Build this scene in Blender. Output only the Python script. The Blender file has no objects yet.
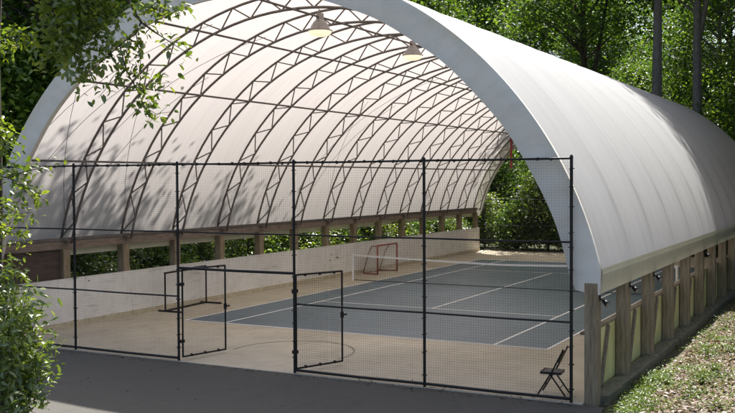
import bpy, math, random
import numpy as np
from mathutils import Matrix, Vector

# ------------------------------------------------------------------ camera, sky, sun
scene = bpy.context.scene
COL = scene.collection
CAM_POS = (17.860, -22.196, 4.089)
FWD = Vector((-0.46853, 0.88303, -0.02707)).normalized()
UPV = Vector((-0.00853, 0.02612, 0.99962))
RGT = FWD.cross(UPV).normalized()
UPV = RGT.cross(FWD).normalized()
cam_data = bpy.data.cameras.new('camera')
cam_data.sensor_width = 36.0
cam_data.lens = 46.675
cam_data.clip_start = 0.1
cam_data.clip_end = 2000
cam = bpy.data.objects.new('camera', cam_data)
COL.objects.link(cam)
cam.matrix_world = Matrix(((RGT.x, UPV.x, -FWD.x, CAM_POS[0]), (RGT.y, UPV.y, -FWD.y, CAM_POS[1]),
                           (RGT.z, UPV.z, -FWD.z, CAM_POS[2]), (0, 0, 0, 1)))
scene.camera = cam

SUN_TRAVEL = Vector((0.13, -0.515, -1.0)).normalized()
SUN_EL = math.asin(-SUN_TRAVEL.z)
world = bpy.data.worlds.new('World')
scene.world = world
world.use_nodes = True
wn = world.node_tree.nodes
wl = world.node_tree.links
bg = wn['Background']
sky = wn.new('ShaderNodeTexSky')
sky.sky_type = 'NISHITA'
sky.sun_disc = False
sky.sun_elevation = SUN_EL
sky.sun_rotation = math.atan2(-SUN_TRAVEL.x, -SUN_TRAVEL.y)
sky.air_density = 0.8
sky.dust_density = 3.0
sky.ozone_density = 0.3
wl.new(sky.outputs[0], bg.inputs[0])
bg.inputs[1].default_value = 0.12
sun_data = bpy.data.lights.new('sun', 'SUN')
sun_data.energy = 5.0
sun_data.angle = math.radians(0.8)
sun_data.color = (1.0, 0.96, 0.90)
sun = bpy.data.objects.new('sun', sun_data)
COL.objects.link(sun)
sun.location = (0, 30, 60)
sun.rotation_euler = SUN_TRAVEL.to_track_quat('-Z', 'Y').to_euler()

scene.view_settings.view_transform = 'Standard'
scene.view_settings.look = 'None'
scene.view_settings.gamma = 1.0
scene.view_settings.use_curve_mapping = False
scene.view_settings.exposure = 1.22
scene.render.engine = 'CYCLES'
scene.cycles.use_denoising = True
scene.cycles.max_bounces = 8
scene.cycles.diffuse_bounces = 5
scene.cycles.glossy_bounces = 3
scene.cycles.transmission_bounces = 5
scene.cycles.caustics_reflective = False
scene.cycles.caustics_refractive = False

rng = np.random.default_rng(7)
random.seed(7)
CX = 5.486                       # centre line of court and building


# ------------------------------------------------------------------ helpers
def pix(x, y, d):
    """direction of a photo pixel, followed for d metres along the view axis"""
    v = FWD + RGT * ((x - 367.5) / 952.95) - UPV * ((y - 206.5) / 952.95)
    return Vector(CAM_POS) + v * d


class MB:
    """collects vertices and faces of one mesh"""
    def __init__(self):
        self.v = []
        self.f = []

    def add(self, verts, faces):
        o = len(self.v)
        self.v.extend([tuple(q) for q in verts])
        self.f.extend([tuple(i + o for i in q) for q in faces])
        return self

    def box(self, c, s, rz=0.0, m=None):
        hx, hy, hz = s[0] / 2, s[1] / 2, s[2] / 2
        vs = [(x, y, z) for x in (-hx, hx) for y in (-hy, hy) for z in (-hz, hz)]
        if m is not None:
            vs = [tuple(m @ Vector(q)) for q in vs]
        elif rz:
            k, s_ = math.cos(rz), math.sin(rz)
            vs = [(x * k - y * s_, x * s_ + y * k, z) for x, y, z in vs]
        vs = [(x + c[0], y + c[1], z + c[2]) for x, y, z in vs]
        return self.add(vs, [(0, 1, 3, 2), (4, 6, 7, 5), (0, 4, 5, 1), (2, 3, 7, 6), (0, 2, 6, 4), (1, 5, 7, 3)])

    def bar(self, a, b, w, h=None):
        """square bar from a to b"""
        h = h or w
        a, b = Vector(a), Vector(b)
        d = (b - a)
        L = d.length
        d.normalize()
        up = Vector((0, 0, 1)) if abs(d.z) < 0.9 else Vector((0, 1, 0))
        s = d.cross(up).normalized()
        t = s.cross(d)
        vs = []
        for p in (a, b):
            for i, j in ((-1, -1), (1, -1), (1, 1), (-1, 1)):
                vs.append(p + s * (i * w / 2) + t * (j * h / 2))
        return self.add(vs, [(0, 1, 2, 3), (7, 6, 5, 4), (0, 4, 5, 1), (1, 5, 6, 2), (2, 6, 7, 3), (3, 7, 4, 0)])

    def tube(self, path, radii, n=8, cap=True):
        path = [Vector(q) for q in path]
        if not hasattr(radii, '__len__'):
            radii = [radii] * len(path)
        vs, fs = [], []
        ref = None
        for i, q in enumerate(path):
            d = (path[min(i + 1, len(path) - 1)] - path[max(i - 1, 0)]).normalized()
            if ref is None:
                ref = Vector((0, 0, 1)) if abs(d.z) < 0.9 else Vector((1, 0, 0))
            s = d.cross(ref).normalized()
            t = s.cross(d).normalized()
            ref = t
            for k in range(n):
                a = 2 * math.pi * k / n
                vs.append(q + (s * math.cos(a) + t * math.sin(a)) * radii[i])
        for i in range(len(path) - 1):
            for k in range(n):
                k2 = (k + 1) % n
                fs.append((i * n + k, i * n + k2, (i + 1) * n + k2, (i + 1) * n + k))
        if cap:
            fs.append(tuple(range(n - 1, -1, -1)))
            fs.append(tuple(range((len(path) - 1) * n, len(path) * n)))
        return self.add(vs, fs)

    def lathe(self, prof, n=24, c=(0, 0, 0)):
        vs, fs = [], []
        for r, z in prof:
            for k in range(n):
                a = 2 * math.pi * k / n
                vs.append((c[0] + r * math.cos(a), c[1] + r * math.sin(a), c[2] + z))
        for i in range(len(prof) - 1):
            for k in range(n):
                k2 = (k + 1) % n
                fs.append((i * n + k, i * n + k2, (i + 1) * n + k2, (i + 1) * n + k))
        return self.add(vs, fs)

    def mesh(self, name, mat, smooth=False):
        me = bpy.data.meshes.new(name)
        me.from_pydata(self.v, [], self.f)
        if mat:
            me.materials.append(mat)
        if smooth:
            me.polygons.foreach_set('use_smooth', [True] * len(me.polygons))
        me.update()
        return me

    def build(self, name, mat, parent=None, smooth=False):
        return link(name, self.mesh(name, mat, smooth), parent)


def link(name, me, parent=None):
    o = bpy.data.objects.new(name, me)
    COL.objects.link(o)
    if parent is not None:
        o.parent = parent
    return o


def tag(o, label=None, cat=None, group=None, kind=None):
    if label:
        o['label'] = label
    if cat:
        o['category'] = cat
    if group:
        o['group'] = group
    if kind:
        o['kind'] = kind
    return o


def empty(name, loc, rz=0.0):
    o = bpy.data.objects.new(name, None)
    COL.objects.link(o)
    o.location = loc
    o.rotation_euler = (0, 0, rz)
    o.empty_display_size = 0.3
    return o


def copy_tree(o, parent=None):
    c = o.copy()
    COL.objects.link(c)
    if parent is not None:
        c.parent = parent
    for ch in o.children:
        copy_tree(ch, c)
    return c


def np_mesh(name, V, F, mat, smooth=False):
    """fast mesh from numpy arrays; F is (n,3) or (n,4)"""
    me = bpy.data.meshes.new(name)
    n, k = F.shape
    me.vertices.add(len(V))
    me.vertices.foreach_set('co', V.astype(np.float32).ravel())
    me.loops.add(n * k)
    me.loops.foreach_set('vertex_index', F.astype(np.int32).ravel())
    me.polygons.add(n)
    me.polygons.foreach_set('loop_start', np.arange(0, n * k, k, dtype=np.int32))
    me.polygons.foreach_set('loop_total', np.full(n, k, dtype=np.int32))
    if smooth:
        me.polygons.foreach_set('use_smooth', np.ones(n, dtype=bool))
    me.materials.append(mat)
    me.update(calc_edges=True)
    me.validate()
    return me


# ------------------------------------------------------------------ materials
def new_mat(name):
    m = bpy.data.materials.new(name)
    m.use_nodes = True
    return m, m.node_tree.nodes, m.node_tree.links


def noise(N, L, scale, detail=4, rough=0.6, vec=None):
    t = N.new('ShaderNodeTexNoise')
    t.inputs['Scale'].default_value = scale
    t.inputs['Detail'].default_value = detail
    t.inputs['Roughness'].default_value = rough
    if vec is not None:
        L.new(vec, t.inputs['Vector'])
    return t


def ramp(N, L, fac, stops):
    r = N.new('ShaderNodeValToRGB')
    e = r.color_ramp.elements
    while len(e) > 1:
        e.remove(e[-1])
    e[0].position = stops[0][0]
    e[0].color = (*stops[0][1], 1)
    for p, c in stops[1:]:
        q = e.new(p)
        q.color = (*c, 1)
    L.new(fac, r.inputs[0])
    return r


def surf(name, stops, scale=6.0, rough=0.7, bump=0.1, bump_scale=40.0, metal=0.0, stretch=None, spec=0.5, detail=5, big=None):
    """noise coloured principled material; stretch scales the object coordinates, big adds a second, broad mottling"""
    m, N, L = new_mat(name)
    b = N['Principled BSDF']
    tc = N.new('ShaderNodeTexCoord')
    vec = tc.outputs['Object']
    if stretch:
        mp = N.new('ShaderNodeMapping')
        mp.inputs['Scale'].default_value = stretch
        L.new(vec, mp.inputs[0])
        vec = mp.outputs[0]
    t = noise(N, L, scale, detail, 0.62, vec)
    r = ramp(N, L, t.outputs[0], stops)
    colour = r.outputs[0]
    if big:
        t3 = noise(N, L, big[0], 3, 0.55, vec)
        r3 = ramp(N, L, t3.outputs[0], [(0.3, (big[1],) * 3), (0.7, (big[2],) * 3)])
        mx = N.new('ShaderNodeMix')
        mx.data_type = 'RGBA'
        mx.blend_type = 'MULTIPLY'
        mx.inputs['Factor'].default_value = 1.0
        L.new(colour, mx.inputs['A'])
        L.new(r3.outputs[0], mx.inputs['B'])
        colour = mx.outputs['Result']
    L.new(colour, b.inputs['Base Color'])
    b.inputs['Roughness'].default_value = rough
    b.inputs['Metallic'].default_value = metal
    b.inputs['Specular IOR Level'].default_value = spec
    if bump:
        t2 = noise(N, L, bump_scale, 4, 0.6, vec)
        bp = N.new('ShaderNodeBump')
        bp.inputs['Strength'].default_value = bump
        bp.inputs['Distance'].default_value = 0.02
        L.new(t2.outputs[0], bp.inputs['Height'])
        L.new(bp.outputs[0], b.inputs['Normal'])
    return m


def leaf_mat(name, c_dark, c_mid, c_light, trans=0.42, gloss=0.05, clump=0.5):
    m, N, L = new_mat(name)
    for n in list(N):
        if n.type != 'OUTPUT_MATERIAL':
            N.remove(n)
    out = N['Material Output']
    geo = N.new('ShaderNodeNewGeometry')
    oi = N.new('ShaderNodeObjectInfo')
    tc = N.new('ShaderNodeTexCoord')
    t = noise(N, L, clump, 2, 0.5, tc.outputs['Object'])
    a = N.new('ShaderNodeMath')
    a.operation = 'MULTIPLY_ADD'
    L.new(geo.outputs['Random Per Island'], a.inputs[0])
    a.inputs[1].default_value = 0.45
    L.new(t.outputs[0], a.inputs[2])
    b_ = N.new('ShaderNodeMath')
    b_.operation = 'MULTIPLY_ADD'
    L.new(oi.outputs['Random'], b_.inputs[0])
    b_.inputs[1].default_value = 0.22
    L.new(a.outputs[0], b_.inputs[2])
    r = ramp(N, L, b_.outputs[0], [(0.45, c_dark), (0.8, c_mid), (1.1 if False else 1.0, c_light)])
    d = N.new('ShaderNodeBsdfDiffuse')
    L.new(r.outputs[0], d.inputs[0])
    tr = N.new('ShaderNodeBsdfTranslucent')
    mx = N.new('ShaderNodeMix')
    mx.data_type = 'RGBA'
    mx.blend_type = 'MULTIPLY'
    mx.inputs['Factor'].default_value = 1.0
    L.new(r.outputs[0], mx.inputs['A'])
    mx.inputs['B'].default_value = (1.5, 1.45, 0.5, 1)
    L.new(mx.outputs['Result'], tr.inputs[0])
    ms = N.new('ShaderNodeMixShader')
    ms.inputs[0].default_value = trans
    L.new(d.outputs[0], ms.inputs[1])
    L.new(tr.outputs[0], ms.inputs[2])
    g = N.new('ShaderNodeBsdfGlossy')
    g.inputs['Roughness'].default_value = 0.38
    ms2 = N.new('ShaderNodeMixShader')
    ms2.inputs[0].default_value = gloss
    L.new(ms.outputs[0], ms2.inputs[1])
    L.new(g.outputs[0], ms2.inputs[2])
    L.new(ms2.outputs[0], out.inputs[0])
    return m


def fabric_mat(name, col, tcol, trans, bump=0.12, streaks=False):
    m, N, L = new_mat(name)
    for n in list(N):
        if n.type != 'OUTPUT_MATERIAL':
            N.remove(n)
    out = N['Material Output']
    tc = N.new('ShaderNodeTexCoord')
    mp = N.new('ShaderNodeMapping')
    mp.inputs['Scale'].default_value = (0.25, 1.6, 0.25)
    L.new(tc.outputs['Object'], mp.inputs[0])
    t = noise(N, L, 1.6, 5, 0.6, mp.outputs[0])
    r = ramp(N, L, t.outputs[0], [(0.3, tuple(c * 0.93 for c in col)), (0.62, col)])
    d = N.new('ShaderNodeBsdfDiffuse')
    colour = r.outputs[0]
    if streaks:
        # darker streaks low down on the membrane along each truss line
        def math_(op, a, b=None):
            n_ = N.new('ShaderNodeMath')
            n_.operation = op
            for i_, q_ in enumerate((a, b)):
                if q_ is None:
                    continue
                if isinstance(q_, (int, float)):
                    n_.inputs[i_].default_value = q_
                else:
                    L.new(q_, n_.inputs[i_])
            return n_.outputs[0]
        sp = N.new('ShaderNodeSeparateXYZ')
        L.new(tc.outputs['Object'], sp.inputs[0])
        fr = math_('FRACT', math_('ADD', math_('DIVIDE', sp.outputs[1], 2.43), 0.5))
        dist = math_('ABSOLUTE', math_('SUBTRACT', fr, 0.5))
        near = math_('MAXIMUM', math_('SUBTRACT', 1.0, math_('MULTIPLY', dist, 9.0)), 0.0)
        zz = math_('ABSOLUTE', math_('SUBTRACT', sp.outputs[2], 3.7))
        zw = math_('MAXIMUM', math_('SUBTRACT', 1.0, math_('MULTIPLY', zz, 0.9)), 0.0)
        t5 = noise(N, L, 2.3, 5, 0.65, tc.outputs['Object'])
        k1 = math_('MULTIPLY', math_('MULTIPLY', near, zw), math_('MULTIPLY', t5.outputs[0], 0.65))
        # faint water stains and patches all over
        mp6 = N.new('ShaderNodeMapping')
        mp6.inputs['Scale'].default_value = (0.35, 2.2, 0.35)
        L.new(tc.outputs['Object'], mp6.inputs[0])
        t6 = noise(N, L, 2.0, 7, 0.7, mp6.outputs[0])
        k2 = math_('MULTIPLY', math_('MAXIMUM', math_('SUBTRACT', t6.outputs[0], 0.55), 0.0), 0.7)
        # heat welded seams of the membrane strips
        fs_ = math_('ABSOLUTE', math_('SUBTRACT', math_('FRACT', math_('ADD', math_('DIVIDE', sp.outputs[1], 1.215), 0.13)), 0.5))
        k3 = math_('MULTIPLY', math_('LESS_THAN', fs_, 0.0085), 0.22)
        seam = k3
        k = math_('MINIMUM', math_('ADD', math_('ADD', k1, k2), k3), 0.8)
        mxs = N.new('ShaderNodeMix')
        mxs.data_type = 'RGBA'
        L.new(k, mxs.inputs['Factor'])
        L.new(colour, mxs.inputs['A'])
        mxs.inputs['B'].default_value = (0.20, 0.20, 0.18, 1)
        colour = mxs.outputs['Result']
    L.new(colour, d.inputs[0])
    tr = N.new('ShaderNodeBsdfTranslucent')
    r2 = ramp(N, L, t.outputs[0], [(0.3, tuple(c * 0.95 for c in tcol)), (0.62, tcol)])
    tcolour = r2.outputs[0]
    if streaks:
        mxt = N.new('ShaderNodeMix')
        mxt.data_type = 'RGBA'
        L.new(seam, mxt.inputs['Factor'])
        L.new(tcolour, mxt.inputs['A'])
        mxt.inputs['B'].default_value = (0.1, 0.09, 0.08, 1)
        tcolour = mxt.outputs['Result']
    L.new(tcolour, tr.inputs[0])
    ms = N.new('ShaderNodeMixShader')
    ms.inputs[0].default_value = trans
    L.new(d.outputs[0], ms.inputs[1])
    L.new(tr.outputs[0], ms.inputs[2])
    g = N.new('ShaderNodeBsdfGlossy')
    g.inputs['Roughness'].default_value = 0.45
    ms2 = N.new('ShaderNodeMixShader')
    ms2.inputs[0].default_value = 0.04
    L.new(ms.outputs[0], ms2.inputs[1])
    L.new(g.outputs[0], ms2.inputs[2])
    L.new(ms2.outputs[0], out.inputs[0])
    t2 = noise(N, L, 3.0, 4, 0.55, mp.outputs[0])
    bp = N.new('ShaderNodeBump')
    bp.inputs['Strength'].default_value = bump
    bp.inputs['Distance'].default_value = 0.05
    L.new(t2.outputs[0], bp.inputs['Height'])
    for s in (d, tr, g):
        L.new(bp.outputs[0], s.inputs['Normal'])
    return m


M = {}
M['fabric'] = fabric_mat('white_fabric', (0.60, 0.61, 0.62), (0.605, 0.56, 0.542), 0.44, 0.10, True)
def hem_mat():
    m = fabric_mat('hem_fabric', (0.85, 0.82, 0.76), (0.64, 0.64, 0.52), 0.22, 0.3)
    N, L = m.node_tree.nodes, m.node_tree.links
    d = [n_ for n_ in N if n_.type == 'BSDF_DIFFUSE'][0]
    src = d.inputs[0].links[0].from_socket
    tc = N.new('ShaderNodeTexCoord')
    sp = N.new('ShaderNodeSeparateXYZ')
    L.new(tc.outputs['Object'], sp.inputs[0])
    su = N.new('ShaderNodeMath')
    su.operation = 'SUBTRACT'
    L.new(sp.outputs[2], su.inputs[0])
    su.inputs[1].default_value = 2.45
    an = N.new('ShaderNodeMath')
    an.operation = 'ARCTAN2'
    L.new(sp.outputs[0], an.inputs[0])
    L.new(su.outputs[0], an.inputs[1])
    cb = N.new('ShaderNodeCombineXYZ')
    L.new(an.outputs[0], cb.inputs[0])
    ln = N.new('ShaderNodeVectorMath')
    ln.operation = 'LENGTH'
    L.new(tc.outputs['Object'], ln.inputs[0])
    sc = N.new('ShaderNodeMath')
    sc.operation = 'MULTIPLY'
    L.new(ln.outputs['Value'], sc.inputs[0])
    sc.inputs[1].default_value = 0.05
    L.new(sc.outputs[0], cb.inputs[1])
    t = noise(N, L, 26, 6, 0.7, cb.outputs[0])
    rr = ramp(N, L, t.outputs[0], [(0.3, (0.84, 0.84, 0.82)), (0.5, (0.96, 0.96, 0.95)), (0.7, (1, 1, 1))])
    mx = N.new('ShaderNodeMix')
    mx.data_type = 'RGBA'
    mx.blend_type = 'MULTIPLY'
    mx.inputs['Factor'].default_value = 1.0
    L.new(src, mx.inputs['A'])
    L.new(rr.outputs[0], mx.inputs['B'])
    L.new(mx.outputs['Result'], d.inputs[0])
    return m


M['hem'] = hem_mat()
M['valance'] = fabric_mat('valance_fabric', (0.80, 0.76, 0.57), (0.80, 0.76, 0.57), 0.32, 0.1)
M['steel'] = surf('truss_steel', [(0.3, (0.105, 0.088, 0.078)), (0.7, (0.19, 0.168, 0.152))], 9, 0.55, 0.05, metal=0.2)
M['wood'] = surf('weathered_timber', [(0.25, (0.15, 0.11, 0.065)), (0.55, (0.31, 0.24, 0.15)), (0.8, (0.43, 0.35, 0.235))], 5, 0.85, 0.35, 22, stretch=(4, 4, 0.5), big=(0.7, 0.75, 1.15))
M['beam'] = surf('brown_timber_beam', [(0.25, (0.13, 0.095, 0.07)), (0.6, (0.26, 0.2, 0.155)), (0.85, (0.36, 0.29, 0.235))], 5, 0.8, 0.3, 22, stretch=(4, 0.5, 4))
M['plywood'] = surf('brown_plywood', [(0.3, (0.055, 0.038, 0.03)), (0.7, (0.11, 0.075, 0.055))], 4, 0.85, 0.15, 25, stretch=(2, 0.6, 2))
M['board'] = surf('white_board', [(0.2, (0.72, 0.68, 0.61)), (0.5, (0.84, 0.81, 0.76)), (0.8, (0.88, 0.86, 0.82))], 2.2, 0.55, 0.05, 30, big=(0.35, 0.88, 1.05))
def scuffed(m, col):
    """ball marks, scrapes and runs of grime over a plain painted surface"""
    N, L = m.node_tree.nodes, m.node_tree.links
    b = N['Principled BSDF']
    src = b.inputs['Base Color'].links[0].from_socket
    tc = N.new('ShaderNodeTexCoord')
    for scl, lo, hi, strech in ((7.0, 0.66, 0.74, (1, 1, 1)), (3.0, 0.58, 0.78, (1, 0.35, 2.2)), (2.5, 0.60, 0.80, (1, 2.6, 0.3))):
        mp = N.new('ShaderNodeMapping')
        mp.inputs['Scale'].default_value = strech
        mp.inputs['Location'].default_value = (scl, scl * 3, scl * 7)
        L.new(tc.outputs['Object'], mp.inputs[0])
        t = noise(N, L, scl, 5, 0.6, mp.outputs[0])
        r = ramp(N, L, t.outputs[0], [(lo, (0, 0, 0)), (hi, (0.55, 0.55, 0.55))])
        mx = N.new('ShaderNodeMix')
        mx.data_type = 'RGBA'
        L.new(r.outputs[0], mx.inputs['Factor'])
        L.new(src, mx.inputs['A'])
        mx.inputs['B'].default_value = (*col, 1)
        src = mx.outputs['Result']
    L.new(src, b.inputs['Base Color'])


scuffed(M['board'], (0.30, 0.26, 0.20))
M['kick'] = surf('cream_kick_strip', [(0.3, (0.42, 0.36, 0.24)), (0.7, (0.66, 0.58, 0.43))], 6, 0.7, 0.2, 30)
M['yellow'] = surf('yellow_panel', [(0.2, (0.55, 0.50, 0.19)), (0.55, (0.74, 0.68, 0.29)), (0.85, (0.80, 0.75, 0.40))], 2.5, 0.6, 0.1, 20, stretch=(1, 1, 0.5), big=(0.8, 0.75, 1.1))
M['sill'] = surf('mossy_timber_sill', [(0.25, (0.07, 0.075, 0.045)), (0.55, (0.16, 0.15, 0.11)), (0.85, (0.26, 0.25, 0.2))], 5, 0.9, 0.4, 20, stretch=(2, 0.7, 2))
M['court'] = surf('tan_court_paint', [(0.25, (0.42, 0.365, 0.27)), (0.5, (0.52, 0.455, 0.34)), (0.8, (0.57, 0.505, 0.385))], 1.6, 0.62, 0.06, 120, big=(0.22, 0.74, 1.1), detail=7)
M['blue'] = surf('blue_court_paint', [(0.25, (0.088, 0.128, 0.158)), (0.5, (0.112, 0.157, 0.19)), (0.8, (0.135, 0.182, 0.216))], 1.8, 0.42, 0.05, 120, big=(0.25, 0.78, 1.15), detail=7)
M['line'] = surf('white_line_paint', [(0.25, (0.76, 0.75, 0.72)), (0.6, (0.88, 0.87, 0.85))], 7, 0.6, 0.05, 90)
scuffed(M['court'], (0.22, 0.19, 0.155))
scuffed(M['blue'], (0.16, 0.18, 0.19))
scuffed(M['line'], (0.40, 0.38, 0.34))
M['arc'] = surf('worn_dark_line', [(0.35, (0.14, 0.12, 0.10)), (0.7, (0.34, 0.29, 0.23))], 5, 0.7, 0)
M['asphalt'] = surf('asphalt', [(0.25, (0.043, 0.041, 0.035)), (0.5, (0.066, 0.063, 0.054)), (0.75, (0.108, 0.102, 0.087))], 55, 0.85, 0.35, 160, big=(0.04, 0.72, 1.15), detail=8)
scuffed(M['asphalt'], (0.035, 0.035, 0.036))
def cracked(m):
    N, L = m.node_tree.nodes, m.node_tree.links
    b = N['Principled BSDF']
    src = b.inputs['Base Color'].links[0].from_socket
    tc = N.new('ShaderNodeTexCoord')
    t = noise(N, L, 1.7, 5, 0.6, tc.outputs['Object'])
    ad = N.new('ShaderNodeMix')
    ad.data_type = 'RGBA'
    ad.blend_type = 'ADD'
    ad.inputs['Factor'].default_value = 0.9
    L.new(tc.outputs['Object'], ad.inputs['A'])
    L.new(t.outputs['Color'], ad.inputs['B'])
    v = N.new('ShaderNodeTexVoronoi')
    v.feature = 'DISTANCE_TO_EDGE'
    v.inputs['Scale'].default_value = 0.33
    L.new(ad.outputs['Result'], v.inputs['Vector'])
    r = ramp(N, L, v.outputs['Distance'], [(0.0, (0.42, 0.42, 0.42)), (0.006, (0, 0, 0))])
    mx = N.new('ShaderNodeMix')
    mx.data_type = 'RGBA'
    L.new(r.outputs[0], mx.inputs['Factor'])
    L.new(src, mx.inputs['A'])
    mx.inputs['B'].default_value = (0.02, 0.019, 0.016, 1)
    # pale grit caught in the surface
    t2 = noise(N, L, 95, 2, 0.5, tc.outputs['Object'])
    r2 = ramp(N, L, t2.outputs[0], [(0.66, (0, 0, 0)), (0.74, (0.5, 0.5, 0.5))])
    mx2 = N.new('ShaderNodeMix')
    mx2.data_type = 'RGBA'
    L.new(r2.outputs[0], mx2.inputs['Factor'])
    L.new(mx.outputs['Result'], mx2.inputs['A'])
    mx2.inputs['B'].default_value = (0.26, 0.245, 0.21, 1)
    L.new(mx2.outputs['Result'], b.inputs['Base Color'])


cracked(M['asphalt'])
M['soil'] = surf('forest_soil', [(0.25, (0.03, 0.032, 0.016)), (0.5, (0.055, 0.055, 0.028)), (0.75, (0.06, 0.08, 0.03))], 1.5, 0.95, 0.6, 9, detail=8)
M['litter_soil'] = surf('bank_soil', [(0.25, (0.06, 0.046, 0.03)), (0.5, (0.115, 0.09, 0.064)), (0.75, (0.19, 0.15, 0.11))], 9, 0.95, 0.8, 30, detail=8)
M['black'] = surf('black_coated_steel', [(0.3, (0.009, 0.009, 0.009)), (0.7, (0.020, 0.019, 0.018))], 12, 0.5, 0.05, spec=0.3)
M['net'] = surf('black_net_cord', [(0.3, (0.012, 0.012, 0.013)), (0.7, (0.03, 0.03, 0.03))], 10, 0.8, 0)
M['fixture'] = surf('fixture_aluminium', [(0.3, (0.20, 0.185, 0.17)), (0.7, (0.34, 0.31, 0.28))], 14, 0.5, 0.1, metal=0.2)
M['goal_red'] = surf('red_goal_paint', [(0.3, (0.24, 0.055, 0.045)), (0.7, (0.36, 0.095, 0.075))], 9, 0.5, 0.05)
M['white_cord'] = surf('white_cord', [(0.3, (0.6, 0.58, 0.53)), (0.7, (0.78, 0.76, 0.72))], 9, 0.8, 0)
M['tape'] = surf('white_net_tape', [(0.3, (0.80, 0.79, 0.76)), (0.7, (0.88, 0.87, 0.86))], 9, 0.7, 0.05)
M['seat'] = surf('dark_vinyl', [(0.3, (0.020, 0.019, 0.019)), (0.7, (0.035, 0.033, 0.032))], 9, 0.5, 0.1)
M['strap'] = surf('red_strap', [(0.3, (0.30, 0.05, 0.05)), (0.7, (0.42, 0.08, 0.08))], 9, 0.7, 0.05)
M['bark'] = surf('grey_bark', [(0.25, (0.11, 0.098, 0.084)), (0.55, (0.23, 0.208, 0.184)), (0.8, (0.34, 0.315, 0.28))], 6, 0.95, 0.8, 12, stretch=(3, 3, 0.6))
M['darkbark'] = surf('dark_bark', [(0.25, (0.03, 0.024, 0.018)), (0.55, (0.062, 0.05, 0.04)), (0.8, (0.10, 0.085, 0.07))], 6, 0.95, 0.8, 12, stretch=(3, 3, 0.6))
M['leaf_dark'] = leaf_mat('forest_leaf', (0.03, 0.07, 0.014), (0.06, 0.12, 0.022), (0.12, 0.19, 0.04), 0.48, 0.04, 0.35)
M['leaf_mid'] = leaf_mat('understory_leaf', (0.036, 0.085, 0.015), (0.07, 0.14, 0.024), (0.14, 0.22, 0.045), 0.5, 0.04, 0.6)
M['leaf_near'] = leaf_mat('broad_leaf', (0.06, 0.11, 0.014), (0.115, 0.17, 0.022), (0.185, 0.235, 0.038), 0.54, 0.07, 1.0)
M['leaf_shrub'] = leaf_mat('shrub_leaf', (0.07, 0.12, 0.022), (0.12, 0.18, 0.033), (0.20, 0.26, 0.065), 0.48, 0.09, 1.2)
M['leaf_weed'] = leaf_mat('weed_leaf', (0.05, 0.095, 0.018), (0.085, 0.14, 0.027), (0.15, 0.21, 0.05), 0.38, 0.04, 2.0)
M['dead_leaf'] = leaf_mat('dead_leaf', (0.07, 0.045, 0.028), (0.12, 0.08, 0.055), (0.21, 0.16, 0.118), 0.15, 0.03, 2.5)


def lamp_mat():
    m, N, L = new_mat('lit_lens')
    b = N['Principled BSDF']
    b.inputs['Base Color'].default_value = (0.9, 0.8, 0.6, 1)
    b.inputs['Emission Color'].default_value = (1.0, 0.82, 0.56, 1)
    b.inputs['Emission Strength'].default_value = 0.42
    return m


M['lens'] = lamp_mat()

# ------------------------------------------------------------------ the setting: ground, apron, court
FENCE_Y = -5.10
Y0 = -4.87          # first truss
BAY = 2.43
NB = 14
Y1 = Y0 + NB * BAY
POST_DX = 7.85


def hill(x, y):
    """flat round the building, rising behind and to the left under the woods"""
    dx = max(0.0, -14 - x)
    dy = max(0.0, y - 44)
    d = math.hypot(dx, dy)
    h = 27 * (1 - math.exp(-(d / 62.0) ** 2))
    return h


def grid_ground():
    xs = np.concatenate([np.linspace(-420, -60, 13), np.linspace(-50, 60, 56), np.linspace(75, 420, 12)])
    ys = np.concatenate([np.linspace(-400, -40, 10), np.linspace(-34, 110, 73), np.linspace(125, 420, 12)])
    r2 = np.random.default_rng(3)
    V = []
    for y in ys:
        for x in xs:
            z = -0.07 + hill(x, y)
            inside = (-3.5 < x < 14.2 and -40 < y < 32) or (y < -5 and -12 < x < 30)
            if not inside:
                z += r2.uniform(-0.02, 0.05)
            V.append((x, y, z))
    n = len(xs)
    F = [(j * n + i, j * n + i + 1, (j + 1) * n + i + 1, (j + 1) * n + i) for j in range(len(ys) - 1) for i in range(n - 1)]
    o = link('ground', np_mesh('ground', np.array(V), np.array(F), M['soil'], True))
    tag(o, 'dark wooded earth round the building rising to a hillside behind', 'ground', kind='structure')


grid_ground()

# asphalt apron in front of the fence
mb = MB()
ra = random.Random(9)
out = [(-9, -5.185)] + [(x_ + 0.0, -5.185 + ra.uniform(-0.022, 0.008)) for x_ in np.arange(-2.3, 13.6, 0.16)] + [(13.62, -5.2), (13.72, -5.9), (14.1, -7.2), (15.2, -9.2), (18, -11.6), (24, -13.5), (24, -40), (-9, -40)]
n = len(out)
mb.add([(x, y, 0.0) for x, y in out] + [(x, y, -0.1) for x, y in out],
       [tuple(range(n - 1, -1, -1))] + [(i, (i + 1) % n, n + (i + 1) % n, n + i) for i in range(n)])
tag(mb.build('asphalt_apron', M['asphalt']), 'dark asphalt apron in front of the black fence', 'asphalt', kind='structure')

# court slab with paint
slab = MB()
slab.box((CX, (FENCE_Y - 0.07 + Y1 + 1.4) / 2, -0.05), (15.45, Y1 + 1.4 - FENCE_Y + 0.07, 0.12))
court = slab.build('court_floor', M['court'])
tag(court, 'tan painted court floor under the arch', 'floor', kind='structure')
bl = MB()
bl.add([(0, 0, 0.014), (10.973, 0, 0.014), (10.973, 23.774, 0.014), (0, 23.774, 0.014)], [(0, 1, 2, 3)])
blue = bl.build('blue_court', M['blue'], court)
LW = 0.07


def line(x0, y0, x1, y1, w=LW):
    m = MB()
    m.add([(x0, y0, 0.018), (x1, y0, 0.018), (x1, y1, 0.018), (x0, y1, 0.018)], [(0, 1, 2, 3)])
    m.build('court_line', M['line'], blue)


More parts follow.
